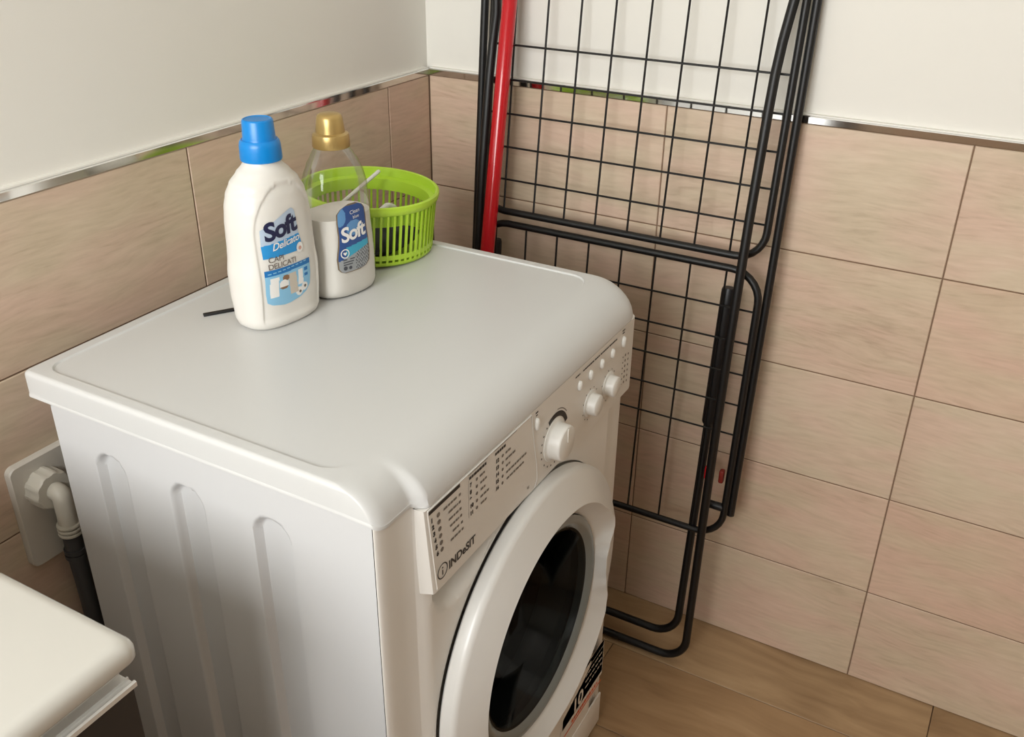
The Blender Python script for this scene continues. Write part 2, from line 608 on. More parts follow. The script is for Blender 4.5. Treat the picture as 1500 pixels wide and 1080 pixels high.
# floor planks, running along the right wall
px_edges = [0.009, -0.147] + [-0.147 - 0.2 * k for k in range(1, 17)]
px_edges = [e for e in px_edges if e > XL_ROOM] + [XL_ROOM]


def plank(w, l, cx, cy):
    key = ('p', round(w, 4), round(l, 4))
    if key not in _cache:
        bm = bmesh.new(); box(bm, (-l / 2, -w / 2, -.009), (l / 2, w / 2, 0.0))
        top = [f for f in bm.faces if f.normal.z > .9]
        bmesh.ops.recalc_face_normals(bm, faces=bm.faces)
        top = [f for f in bm.faces if f.normal.z > .9]
        bmesh.ops.bevel(bm, geom=list({e for f in top for e in f.edges}), offset=.0007, segments=1, affect='EDGES')
        me = bpy.data.meshes.new('plank'); bm.to_mesh(me); bm.free(); me.materials.append(M_PLANK)
        _cache[key] = me
    o = bpy.data.objects.new('plank', _cache[key]); COL.objects.link(o)
    o.location = (cx, cy, 0); o.rotation_euler = (0, 0, PI / 2); o.parent = floor


for i, (xa_, xb_) in enumerate(zip(px_edges[:-1], px_edges[1:])):
    off = [-1.077, -0.50, -0.83, -1.25, -0.35][i % 5]
    js = sorted([j for j in (off + 1.2 * k for k in range(-3, 3)) if YF_ROOM + .02 < j < 0.0])
    ys = [YF_ROOM] + js + [0.009]
    for a_, b_ in zip(ys[:-1], ys[1:]):
        plank(xa_ - xb_ - .0014, b_ - a_ - .0014, (xa_ + xb_) / 2, (a_ + b_) / 2)

# ================================================================== washing machine
XW0, XW1 = -0.9256, -0.3306
YB, YBODY, YSEAM, YFP, YC = -0.0593, -0.0971, -0.5455, -0.5605, -0.5670
ZT, ZLOW, ZFRONT = 0.85, 0.8176, 0.8065
wm = thing('washing_machine', 'white front-loading washing machine with a large round porthole door', 'washing machine', ((XW0 + XW1) / 2, (YB + YFP) / 2, 0))
WMI = Matrix.Translation(wm.location).inverted()


def part(o, parent=None):
    """authored in world coordinates; hang it below its thing or part"""
    p = parent or wm
    o.parent = p
    o.matrix_parent_inverse = WMI if p is wm else Matrix.Identity(4)
    return o


# --- body with pressed grooves in the side panels
def stadium(y, z, yc, hw, z0, z1):
    zz = min(max(z, z0), z1)
    return math.hypot(y - yc, z - zz) - hw


def sstep(a, b, x):
    t = min(max((x - a) / (b - a), 0), 1)
    return t * t * (3 - 2 * t)


GR = [(-.180, .025), (-.297, .0255), (-.4155, .0265)]


def groove(y, z):
    d = 0
    for yc, hw in GR:
        s = stadium(y, z, yc, hw, .10, .751)
        # sharp outer edge, shallow dish inside
        d = max(d, .0100 * sstep(0.0, -.0070, s))
    return d


bm = bmesh.new()
ys = [YBODY]
y = YBODY
while y > YSEAM + .001:
    near = any(abs(abs(y - yc) - hw) < .012 for yc, hw in GR)
    y -= .0018 if near else .006
    ys.append(max(y, YSEAM))
zs = [0.018]
z = .018
while z < ZLOW:
    z += .0025 if (.085 < z < .13 or .71 < z < .785) else .02
    zs.append(min(z, ZLOW))
for xs, sgn in ((XW0 + .0008, 1), (XW1 - .0008, -1)):
    g = [[bm.verts.new((xs + sgn * groove(y, z), y, z)) for y in ys] for z in zs]
    for A, B in zip(g[:-1], g[1:]):
        for k in range(len(ys) - 1):
            bm.faces.new((A[k], A[k + 1], B[k + 1], B[k]))
v = [bm.verts.new(c) for c in ((XW0 + .0008, YBODY, .018), (XW1 - .0008, YBODY, .018), (XW1 - .0008, YBODY, ZLOW), (XW0 + .0008, YBODY, ZLOW))]
bm.faces.new(v)
v = [bm.verts.new(c) for c in ((XW0 + .0008, YBODY, .018), (XW1 - .0008, YBODY, .018), (XW1 - .0008, YSEAM, .018), (XW0 + .0008, YSEAM, .018))]
bm.faces.new(v)
bmesh.ops.remove_doubles(bm, verts=bm.verts, dist=1e-5)
part(finish(bm, 'body', M_ENAMEL, angle=40))

# --- four feet
for fx in (XW0 + .06, XW1 - .06):
    for fy in (YBODY - .05, YSEAM + .05):
        bm = bmesh.new(); revolve(bm, [(0, 0), (.02, 0), (.02, .006), (.009, .01), (.009, .02), (0, .02)], 20, (fx, fy, 0))
        part(finish(bm, 'foot', M_BLACKP))

# --- front panel: rounded corners, finger hollow under the drawer, opening behind the door
DCX, DCZ = -0.628, 0.466
half = []
for k in range(9):
    a = PI / 2 * k / 8
    half.append((.018 - .018 * math.cos(a), YSEAM - .0015 - .0045 * math.sin(a)))
half += [(.030, YSEAM - .0066), (.0535, YSEAM - .0070), (.0552, YSEAM - .0078), (.0610, YSEAM - .0112), (.0670, YSEAM - .0140), (.0730, YFP)]
ol = [(XW0 + d, y) for d, y in half]
xf = XW0 + .077
while xf < XW1 - .075:
    ol.append((xf, YFP)); xf += .0042
ol += [(XW1 - d, y) for d, y in half[::-1]]
HOL = [(-.852, .692), (-.848, .672), (-.840, .657), (-.822, .646), (-.80, .644), (-.775, .650), (-.75, .661), (-.72, .677), (-.695, .693)]


def dent(x, z):
    if not HOL[0][0] < x < HOL[-1][0] or z > .80:
        return 0
    for (xa_, za_), (xb_, zb_) in zip(HOL[:-1], HOL[1:]):
        if xa_ <= x <= xb_:
            zl = za_ + (zb_ - za_) * (x - xa_) / (xb_ - xa_)
            return min(max((z - zl) * 1.5, 0), .050)
    return 0


bm = bmesh.new()
zf = [.018 + .0045 * k for k in range(int((.8065 - .018) / .0045) + 1)] + [.8115, .8165]
g = [[bm.verts.new((x, y + dent(x, z), z)) for x, y in ol] for z in zf]
for A, B in zip(g[:-1], g[1:]):
    for k in range(len(ol) - 1):
        f = (A[k], A[k + 1], B[k + 1], B[k])
        cx = sum(q.co.x for q in f) / 4; cz = sum(q.co.z for q in f) / 4
        if max(math.hypot(q.co.x - DCX, q.co.z - DCZ) for q in f) > .2268:
            bm.faces.new(f)
for q in bm.verts:
    d_ = math.hypot(q.co.x - DCX, q.co.z - DCZ)
    if .2 < d_ < .2268:
        q.co.x = DCX + (q.co.x - DCX) * .2268 / d_; q.co.z = DCZ + (q.co.z - DCZ) * .2268 / d_
bmesh.ops.delete(bm, geom=[q for q in bm.verts if not q.link_faces], context='VERTS')
part(finish(bm, 'front_panel', M_PANEL, angle=50))

# --- lid / worktop
NS = 14


FT = [(x - (XW0 + .018)) / (XW1 - XW0 - .054) for x in (-.900, -.892, -.884, -.8765, -.8735, -.8705, -.8675, -.8645, -.8615, -.8585, -.85, -.80, -.74, -.68, -.62, -.56, -.50, -.45, -.41, -.385)]


def plan(x0, x1, yb, yf, rl, rr, rb, st=0.0):
    """outline seen from above; rl / rr: corner radii (x, y) at the front; st: how far the left corner stands back"""
    pts = []
    def arc(cx, cy, ax, ay, a0, a1, n):
        for k in range(n + 1):
            a = a0 + (a1 - a0) * k / n
            pts.append((cx + ax * math.cos(a), cy + ay * math.sin(a)))
    def seg(p, q, n):
        for k in range(1, n):
            pts.append((p[0] + (q[0] - p[0]) * k / n, p[1] + (q[1] - p[1]) * k / n))
    arc(x0 + rb, yb - rb, rb, rb, PI / 2, PI, 4)
    seg((x0, yb - rb), (x0, yf + rl[1] + st), NS)
    arc(x0 + rl[0], yf + rl[1] + st, rl[0], rl[1], PI, 1.5 * PI, 10)
    xa_, xb_ = x0 + rl[0], x1 - rr[0]
    for t in FT:
        x = xa_ + (xb_ - xa_) * t
        pts.append((x, yf + st * (1 - sstep(-.8745, -.8600, x))))
    arc(x1 - rr[0], yf + rr[1], rr[0], rr[1], 1.5 * PI, 2 * PI, 10)
    seg((x1, yf + rr[1]), (x1, yb - rb), NS)
    arc(x1 - rb, yb - rb, rb, rb, 0, PI / 2, 4)
    seg((x1 - rb, yb), (x0 + rb, yb), NS)
    return pts


LA, LB = .061, ZT - ZFRONT
loops = []
for th in (-2, 0, 4, 8, 16, 25, 34, 43, 52, 60, 66, 72, 77, 82, 86, 90):
    t = math.radians(max(th, 0))
    z = ZFRONT + LB * math.sin(t)
    lip = {-2: .0009, 0: .0009, 4: .0}.get(th, 0.0)
    u = max(0, (z - (ZT - .0055)) / .0055)
    ins = .0055 * (1 - math.sqrt(max(0, 1 - u * u)))
    inf = LA * (1 - math.cos(t))
    base = plan(XW0 + ins - lip, XW1 - ins + lip, YB - ins, YC + inf, (.018, .0085), (.036, .020), .007, .0135 * max(0, math.cos(t)) ** 1.15)
    lp = []
    for x, y in base:
        zl = ZLOW + (ZFRONT - ZLOW) * sstep(-.540, -.562, y)
        lp.append((x, y, max(z, zl + {-2: 0, 0: .0018, 4: .0034}.get(th, .0034))))
    loops.append(lp)
# top with shallow recessed field
top = plan(-.909, -.347, YB - .017, -.4985, (.030, .030), (.030, .030), .022)
top2 = plan(-.9073, -.3487, YB - .0187, -.4968, (.029, .029), (.029, .029), .021)
loops.append([(x, y, ZT) for x, y in top])
loops.append([(x, y, ZT - .0020) for x, y in top2])
und = [(x, y, .824) for x, y in plan(XW0 + .012, XW1 - .012, YB - .012, YC + .020, (.018, .0085), (.036, .020), .007)]
bm = bmesh.new()
loft(bm, [und] + loops, True, True)
bmesh.ops.remove_doubles(bm, verts=bm.verts, dist=1e-6)
part(finish(bm, 'lid', M_LID, angle=32))

# --- control console
bm = bmesh.new()
CZ0, CZ1 = .6935, ZFRONT - .0006
plan_c = [(-.8680, -.8680, -.5530, .700), (-.8665, -.8695, -.5560, .697), (-.8620, -.8702, -.5620, .6955), (-.8580, -.8698, -.5660, CZ0), (-.8545, -.8675, YC, CZ0),
          (-.350, -.350, YC, CZ0), (-.343, -.343, -.5655, CZ0), (-.338, -.338, -.5610, CZ0), (-.337, -.337, -.552, CZ0 + .004)]
rows_ = [[bm.verts.new(c) for c in ((xb_, y, z), (xt_, y, CZ1), (xt_, -.5525 if xb_ < -.855 else -.535, CZ1), (xb_, -.5525 if xb_ < -.855 else -.535, z))] for xb_, xt_, y, z in plan_c]
for A, B in zip(rows_[:-1], rows_[1:]):
    for k in range(4):
        bm.faces.new((A[k], A[(k + 1) % 4], B[(k + 1) % 4], B[k]))
bm.faces.new(rows_[0]); bm.faces.new(rows_[-1][::-1])
console = part(finish(bm, 'control_panel', M_PANEL, angle=30))

# --- detergent drawer face (slightly proud of the console)
bm = bmesh.new()
dr = [(-.8530, .696), (-.8660, .8035), (-.6525, .8035), (-.6505, .79), (-.643, .755), (-.636, .725), (-.634, .706), (-.640, .6955)]
f0 = [bm.verts.new((x, YC - .0009, z)) for x, z in dr]
f1 = [bm.verts.new((x, YC + .002, z)) for x, z in dr]
ff = bm.faces.new(f0)
for k in range(len(dr)):
    bm.faces.new((f0[k], f0[(k + 1) % len(dr)], f1[(k + 1) % len(dr)], f1[k]))
bmesh.ops.bevel(bm, geom=list(ff.edges), offset=.0006, segments=2, affect='EDGES')
drawer = part(finish(bm, 'detergent_drawer', M_PANEL, angle=30))
bm = bmesh.new()
sweep(bm, [(x, YC - .0006, z) for x, z in [(-.8650, .8040)] + [(a + .0012, b) for a, b in dr[2:]]], .0009, 6)
finish(bm, 'drawer_seam', M_WPLAST, drawer)

# printed programme table and logo on the drawer
YP = YC - .00125
pr = Print(lambda u, v: (u, YP, v))
pr.rect(-.8640, .7985, -.8070, .8030, 1)                      # black heading bar
pr.rect(-.7905, .8022, -.7515, .8027, 3); pr.rect(-.7365, .8022, -.687, .8027, 3)
for (x0, x1, zc) in ((-.789, -.753, .7975), (-.735, -.712, .7972)):  # column headings
    k = x0
    while k < x1:
        w = random.uniform(.003, .007); pr.rect(k, zc - .0017, min(k + w, x1), zc + .0017, 0); k += w + .0009
def words(x0, x1, z, mi=2, h=.0014):
    k = x0
    while k < x1 - .001:
        w = random.uniform(.003, .008); pr.rect(k, z - h, min(k + w, x1), z + h, mi); k += w + .0012
colA = [(.7895, -.838, -.8115), (.7802, -.829, -.8115), (.7709, -.829, -.8105), (.7616, -.8265, -.8095), (.7523, -.822, -.808), (.743, -.826, -.807)]
for k, (z, a_, b_) in enumerate(colA):
    pr.text(str(k + 1), -.8610 + .0085 * k / 5, z - .0025, .0074, mi=0, bold=.0005)
    pr.disc(-.8475 + .005 * k / 5, z, .0030, 2, 8)
    words(a_, b_, z); pr.rect(b_ + .0022, z - .0016, b_ + .0058, z + .0016, 2)
colB = [(.7885, -.7675, -.756), (.7793, -.7665, -.753), (.7701, -.7655, -.756), (.7609, -.7665, -.7485), (.7517, -.7655, -.7535)]
for k, (z, a_, b_) in enumerate(colB):
    pr.text(str(k + 7), -.7875, z - .0024, .0068, mi=0, bold=.0004)
    pr.disc(-.7735, z, .0022, 2, 8); words(a_, b_, z)
pr.rect(-.7905, .748, -.7901, .796, 2)
colC = [(.7868, -.712, -.7005), (.7777, -.712, -.688), (.7686, -.711, -.7015), (.7595, -.710, -.663), (.7504, -.709, -.669)]
for k, (z, a_, b_) in enumerate(colC):
    pr.text(str(k + 12), -.7335, z - .0024, .0068, mi=0, bold=.0004)
    pr.disc(-.7185, z, .0022, 2, 8); words(a_, b_, z)
pr.text('kg', -.6595, .7055, .0062, mi=0)
plg = Print(lambda u, v: (u, YP, v))
plg.ring(-.8425, .7150, .0082, .0096, 0.25 * PI, 1.9 * PI, 26, 0)
plg.ring(-.8425, .7150, .0082, .0096, -0.1 * PI + 0.02, 0.25 * PI, 6, 0)
plg.rect(-.8434, .7098, -.8416, .7162, 0); plg.disc(-.8424, .7190, .0012, 0, 10)
plg.text('INDeSIT', -.8310, .7085, .0150, mi=0, bold=.00042, space=1.0)
pr.build('printed_table', [M_INK, M_BAR, M_INKS, M_INK], drawer)['kind'] = 'stuff'
plg.build('printed_logo', [M_INK], drawer)['kind'] = 'stuff'

# --- console print, knobs and buttons
pc = Print(lambda u, v: (u, YC - .0003, v))
KX, KZ = -.5885, .7365
pc.ring(KX, KZ, .0305, .0375, math.radians(20), math.radians(118), 22, 1)
pc.ring(KX, KZ, .0400, .0412, math.radians(38), math.radians(82), 10, 2)
for a in (128, 146, 163, 180, 197, 222, 241, 258, 275, 292, 310, 328):
    pc.disc(KX + .0345 * math.cos(math.radians(a)), KZ + .0345 * math.sin(math.radians(a)), .0014, 0, 8)
pc.rect(-.6405, .799, -.634, .8012, 0); pc.rect(-.6395, .7955, -.635, .7972, 0)
for kx in (-.485, -.427):
    for a in (35, 65, 95, 125, 160, 200, 230, 255, 300, 335):
        pc.disc(kx + .0225 * math.cos(math.radians(a)), .7365 + .0225 * math.sin(math.radians(a)), .0011, 0, 7)
for a_, b_ in ((-.5345, -.521), (-.5125, -.4795), (-.4775, -.462), (-.46, -.434), (-.432, -.4055)):
    k = a_
    while k < b_ - .001:
        w = random.uniform(.003, .006); pc.rect(k, .7963, min(k + w, b_), .7985, 0); k += w + .0008
pc.rect(-.389, .8005, -.380, .8025, 0); pc.rect(-.3885, .7965, -.381, .7985, 0)
for k in range(6):
    pc.rect(-.3815, .757 - k * .0086, -.379, .7590 - k * .0086, 0)
    pc.disc(-.3715, .758 - k * .0086, .0022, 2, 8); pc.disc(-.3615, .756 - k * .0086, .0019, 2, 8)
pc.build('printed_marks', [M_INK, M_BAR, M_INKS], console)['kind'] = 'stuff'


def knob(x, z, r, ln, skirt, pointer):
    bm = bmesh.new()
    prof = [(skirt, 0.0), (skirt, -.0012), (r * 1.04, -.0022), (r, -.0035), (r * .965, -ln + .0022), (r * .93, -ln + .0006), (r * .88, -ln), (0, -ln - .0005)]
    revolve(bm, prof, 40, (x, YC, z), 'y')
    k = part(finish(bm, 'knob', M_WHITE, angle=40))
    if pointer:
        box_obj('pointer', (x - .0012, YC - ln - .0012, z + r * .1), (x + .0012, YC - ln + .0002, z + r * .86), M_WINK, k, smooth=False)
    return k


knob(KX, KZ, .0238, .0185, .0285, True)
knob(-.485, .7365, .0152, .0135, .0195, False)
knob(-.427, .7365, .0152, .0135, .0195, False)
for bx, bz, a_, b_ in ((-.5214, .7805, .0045, .0072), (-.4892, .7810, .0045, .0072), (-.4545, .7815, .0045, .0072), (-.4205, .7818, .0045, .0072),
                       (-.3835, .7835, .0048, .0085), (-.6372, .7845, .0042, .0085)):
    bm = bmesh.new()
    revolve(bm, [(1, .0005), (1, -.0018), (.86, -.0034), (.5, -.0042), (0, -.0044)], 24, (0, 0, 0), 'y')
    for q in bm.verts:
        q.co = Vector((bx + q.co.x * a_, YC + q.co.y, bz + q.co.z * b_))
    part(finish(bm, 'push_button', M_WHITE, angle=60))

# --- porthole door
TAB = [(-180, .1765), (-120, .178), (-85, .180), (-58, .187), (-42, .192), (-30, .193), (-22, .185), (-12, .168), (-3, .160), (5, .160), (12, .171),
       (18, .190), (22, .193), (30, .188), (42, .182), (60, .180), (90, .178), (180, .1765)]


def crest(deg):
    for (a, ra), (b, rb) in zip(TAB[:-1], TAB[1:]):
        if a <= deg <= b:
            t = (deg - a) / (b - a)
            return ra + (rb - ra) * t * t * (3 - 2 * t)
    return .1765


bm = bmesh.new()
SEG = 180
loops = []
for k in range(SEG):
    deg = -180 + 360 * k / SEG
    a = math.radians(deg)
    rc = crest(deg)
    pk = sstep(-32, -24, deg) * (1 - sstep(24, 34, deg))              # handle pocket behind the grip
    rin = .1585 - .004 * pk
    ri2 = max(rc + .004, .176) if pk > .3 else rin + .4 * (rc - rin)
    prof = [(.196, -.562), (.2230, -.5625), (.2255, -.5650), (.2258, -.5760), (.2250, -.5800), (.2228, -.5830), (.2195, -.5850),
            (rc + .0020, -.6000), (rc + .0004, -.6008), (rc - .0010, -.6002), (rin + .62 * (rc - rin), -.5890), (rin, -.5785), (rin - .001, -.570)]
    loops.append([(DCX + r * math.cos(a), y, DCZ + r * math.sin(a)) for r, y in prof])
rows_ = [[bm.verts.new(c) for c in lp] for lp in loops]
for k in range(SEG):
    A, B = rows_[k], rows_[(k + 1) % SEG]
    for j in range(len(A) - 1):
        bm.faces.new((A[j], A[j + 1], B[j + 1], B[j]))
door = part(finish(bm, 'door', M_WPLAST, angle=42))
bm = bmesh.new()
revolve(bm, [(.158, -.572), (.1575, -.5815), (.152, -.584), (.146, -.583), (.139, -.577), (.137, -.566)], 96, (DCX, 0, DCZ), 'y')
finish(bm, 'glass_rim', M_GREYRIM, door)
bm = bmesh.new()
revolve(bm, [(.1395, -.577), (.135, -.576), (.126, -.562), (.118, -.535), (.108, -.505), (.09, -.487), (.05, -.478), (0, -.475)], 96, (DCX, 0, DCZ), 'y')
finish(bm, 'porthole_glass', M_PORT, door)
bm = bmesh.new()
revolve(bm, [(.19, -.549), (.172, -.556), (.160, -.556), (.150, -.548), (.152, -.53), (.160, -.515), (.165, -.50)], 72, (DCX, 0, DCZ), 'y')
part(finish(bm, 'door_gasket', M_RUBBER))
bm = bmesh.new()
revolve(bm, [(.2300, -.5600), (.2295, -.552), (.2250, -.548), (.180, -.548)], 96, (DCX, 0, DCZ), 'y')
part(finish(bm, 'door_recess', M_PANEL))
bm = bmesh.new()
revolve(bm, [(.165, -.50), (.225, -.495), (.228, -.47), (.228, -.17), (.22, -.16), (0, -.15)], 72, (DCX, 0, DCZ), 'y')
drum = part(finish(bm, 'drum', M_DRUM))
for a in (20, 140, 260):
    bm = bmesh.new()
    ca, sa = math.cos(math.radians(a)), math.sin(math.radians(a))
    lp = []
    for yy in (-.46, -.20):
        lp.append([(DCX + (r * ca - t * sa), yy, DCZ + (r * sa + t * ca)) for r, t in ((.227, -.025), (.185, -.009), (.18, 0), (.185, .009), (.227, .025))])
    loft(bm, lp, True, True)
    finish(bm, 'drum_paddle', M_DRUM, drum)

# --- warranty sticker and lower flap
ps = Print(lambda u, v: (u, YFP - .0006, v))
ps.poly([(-.510, .134), (-.353, .134), (-.353, .214), (-.510, .214)], 3)
ps.poly([(-.505, .1640), (-.431, .1850), (-.431, .1405), (-.505, .1405)], 1)
ps.poly([(-.431, .1405), (-.354, .1405), (-.354, .198), (-.404, .198), (-.431, .185)], 1)
ps.poly([(-.50, .206), (-.354, .206), (-.354, .213), (-.50, .213)], 0)
ps.poly([(-.404, .199), (-.354, .199), (-.354, .207), (-.404, .207)], 0)
ps.build('sticker', [M_ORANGE, M_BROWN, M_WINK, M_PANEL], wm).matrix_parent_inverse = WMI
sticker = [o for o in COL.objects if o.name.startswith('sticker')][0]
pt = Print(lambda u, v: (u, YFP - .0010, v))
pt.text('10', -.4700, .1440, .040, bold=.0009)
for k in range(3):
    kk = -.424
    while kk < -.360:
        w = random.uniform(.006, .014); pt.rect(kk, .187 - k * .013, min(kk + w, -.358), .1895 - k * .013, 0); kk += w + .003
pt.build('sticker_lettering', [M_WINK], sticker)
po = Print(lambda u, v: (u, YFP - .0006, v))
po.rect(-.4957, .1185, -.355, .1215, 0)
kk = -.47
while kk < -.37:
    w = random.uniform(.004, .009); po.rect(kk, .1250, kk + w, .1312, 0); kk += w + .002
po.build('sticker_stripe', [M_ORANGE], sticker)
part(box_obj('filter_flap', (-.52, YFP - .0010, .020), (-.352, YFP + .002, .087), M_PANEL, bev=.0005))

# ================================================================== drying rack (folded, leaning on the wall)
rack = thing('drying_rack', 'folded black wire drying rack leaning on the tiled wall', 'drying rack', (-.07, -.40, 0))
RI = Matrix.Translation(rack.location).inverted()


def rpart(o):
    o.parent = rack
    o.matrix_parent_inverse = RI
    return o


xU = lambda z: -.060 + .1063 * (z - .8)
xL = lambda z: -.060 + .066 * (z - .8)
xM = lambda z: -.042 + .080 * (z - .8)
# frames
def frame(ya, yb, za, zb, fx, r, rad, name):
    pts = fillet([(fx(za), ya, za), (fx(za), yb, za), (fx(zb), yb, zb), (fx(zb), ya, zb)], rad, 7, True)
    rpart(tube_obj(name, pts, r, M_BLACK, None, 10, True))


frame(-.150, -.6625, .812, 1.325, xU, .0062, .045, 'upper_wing_frame')
frame(-.152, -.6665, .291, .790, xL, .0062, .050, 'lower_wing_frame')
pts = fillet([(xM(.335), -.127, .335), (xM(1.36), -.127, 1.36), (xM(1.36), -.676, 1.36), (xM(.335), -.676, .335)], .045, 7)
rpart(tube_obj('main_frame', pts, .0068, M_BLACK, None, 12))
# wires, each one a rod
WR = .0018
for i in range(8):
    yv = -.1927 - .0594 * i
    rpart(tube_obj('wire', [(xU(.812), yv, .812), (xU(1.325), yv, 1.325)], WR, M_BLACK, None, 6))
    yv = -.1790 - .0614 * i
    rpart(tube_obj('wire', [(xL(.291), yv, .291), (xL(.790), yv, .790)], WR, M_BLACK, None, 6))
for j in range(5):
    zz = 1.0927 - .0559 * j
    rpart(tube_obj('wire', [(xU(zz) - .0026, -.150, zz), (xU(zz) - .0026, -.6625, zz)], WR, M_BLACK, None, 6))
    zz = .7255 - .0562 * j
    rpart(tube_obj('wire', [(xL(zz) - .0026, -.152, zz), (xL(zz) - .0026, -.6665, zz)], WR, M_BLACK, None, 6))
# legs: two U-shaped tubes standing in front of the frames
def leg_side(y, sgn):
    return [(-.016, y - sgn * .016, 1.285), (-.019, y - sgn * .012, 1.235), (-.025, y - sgn * .006, 1.190), (-.035, y - sgn * .001, 1.140), (-.049, y, 1.095), (-.060, y, 1.042), (-.0715, y, .967), (-.084, y, .885), (-.0975, y, .765), (-.106, y, .68),
            (-.115, y, .536), (-.1215, y, .384), (-.127, y, .18)]


rs = leg_side(-.640, 1)
ls = leg_side(-.163, -1)
pts = rs + fillet([(-.127, -.640, .18), (-.133, -.640, .010), (-.133, -.163, .010), (-.127, -.163, .18)], .050, 8)[1:-1] + ls[::-1]
rpart(tube_obj('leg', pts, .0076, M_BLACK, None, 12))
yR, yLft = -.6115, -.168
pts = fillet([(-.0455, yR, .735), (-.075, yR, .40), (-.108, yR, .040), (-.108, yLft, .040), (-.075, yLft, .40), (-.0455, yLft, .735)], [0, .5, .050, .050, .5, 0], 8)
rpart(tube_obj('leg', pts, .0076, M_BLACK, None, 12))
# black plastic sleeves on top of the inner leg, hinge clip
for yy in (yR, yLft):
    bm = bmesh.new()
    sweep(bm, [(-.0445, yy, .750), (-.0450, yy, .746), (-.0475, yy, .715), (-.0660, yy, .505), (-.0665, yy, .501)], [.0100, .0116, .0118, .0116, .0100], 16)
    rpart(finish(bm, 'plastic_sleeve', M_BLACKP, angle=40))
for yy, m in ((-.6265, M_RED), (-.6525, pmat('red_orange_clip', rgb(120, 30, 20), .5))):
    rpart(box_obj('hinge_clip', (-.092, yy - .0045, .402), (-.080, yy + .0045, .428), m, None, bev=.003))
rpart(tube_obj('hinge_pin', [(-.088, -.636, .352), (-.088, -.664, .352)], .0075, M_BLACKP, None, 10))

# ================================================================== broom behind the machine
hx = lambda z: -.110 + .176 * (z - .767)
BY = -.190
broom = thing('broom', 'broom with a glossy red handle standing between washing machine and drying rack', 'broom', (hx(0), BY, 0))
bm = bmesh.new()
sweep(bm, [(hx(z) - hx(0), 0, z) for z in (.10, .4, .8, 1.285, 1.292)], [.0125, .0125, .0125, .0125, .009], 18)
finish(bm, 'handle', M_RED, broom, angle=50)
bm = bmesh.new()
revolve(bm, [(.0, .135), (.016, .135), (.017, .085), (.020, .072), (0, .072)], 20, (hx(.1) - hx(0), 0, 0))
finish(bm, 'socket', M_BLACKP, broom)
bm = bmesh.new(); box(bm, (-.017, -.115, .055), (.025, .115, .075), .006)
finish(bm, 'brush_head', M_BLACKP, broom)
bm = bmesh.new()
for i in range(4):
    for j in range(22):
        x, y = -.012 + i * .0107, -.108 + j * .0103
        sweep(bm, [(x, y, .056), (x * 1.25, y * 1.03, .0)], [.0028, .0046], 5)
br = finish(bm, 'bristles', M_RED, broom)
br['kind'] = 'stuff'

# ================================================================== bottles
TOPZ = ZT - .0020


def sup(hw, hd, n, N_=72):
    out = []
    for k in range(N_):
        t = 2 * PI * k / N_
        c, s = math.cos(t), math.sin(t)
        out.append((hw * math.copysign(abs(c) ** (2 / n), c), hd * math.copysign(abs(s) ** (2 / n), s)))
    return out


def interp(tab, z):
    if z <= tab[0][0]:
        return tab[0][1:]
    for a, b in zip(tab[:-1], tab[1:]):
        if a[0] <= z <= b[0]:
            t = (z - a[0]) / (b[0] - a[0])
            t = t * t * (3 - 2 * t) * .6 + t * .4
            return tuple(p + (q - p) * t for p, q in zip(a[1:], b[1:]))
    return tab[-1][1:]


def bottle_surface(tab, press=None):
    def fn(u, z, off=.0006):
        hw, hd, n = interp(tab, z)
        q = max(0, 1 - min(1, abs(u / hw)) ** n)
        return (u, -(hd * q ** (1 / n)) - off + (press(u, z) if press else 0), z)
    return fn


def bottle_body(name, tab, zs, mat, parent, close_top=False, press=None):
    bm = bmesh.new()
    loops = []
    for z in zs:
        hw, hd, n = interp(tab, z)
        loops.append([(x, y + (press(x, z) if press and y < 0 else 0), z) for x, y in sup(hw, hd, n, 180 if press else 72)])
    loft(bm, loops, True, close_top)
    return finish(bm, name, mat, parent, angle=70)


def label_patch(name, surf, uL, uR, z0, z1, colf, mats, parent, nu=56, nz=64, off=.0006):
    vs_, fs, ms = [], [], []
    for j in range(nz + 1):
        z = z0 + (z1 - z0) * j / nz
        a, b = uL(z), uR(z)
        for i in range(nu + 1):
            vs_.append(surf(a + (b - a) * i / nu, z, off))
    for j in range(nz):
        z = z0 + (z1 - z0) * (j + .5) / nz
        a, b = uL(z), uR(z)
        for i in range(nu):
            u = a + (b - a) * (i + .5) / nu
            k = j * (nu + 1) + i
            fs.append((k, k + 1, k + nu + 2, k + nu + 1)); ms.append(colf(u, z, (i + .5) / nu))
    me = bpy.data.meshes.new(name)
    me.from_pydata(vs_, [], fs)
    for m in mats:
        me.materials.append(m)
    for p, mi in zip(me.polygons, ms):
        p.material_index = mi
    return link(name, me, mats, parent)


def pl(tab):
    def f(z):
        if z <= tab[0][0]:
            return tab[0][1]
        for (a, p), (b, q) in zip(tab[:-1], tab[1:]):
            if a <= z <= b:
                return p + (q - p) * (z - a) / (b - a)
        return tab[-1][1]
    return f


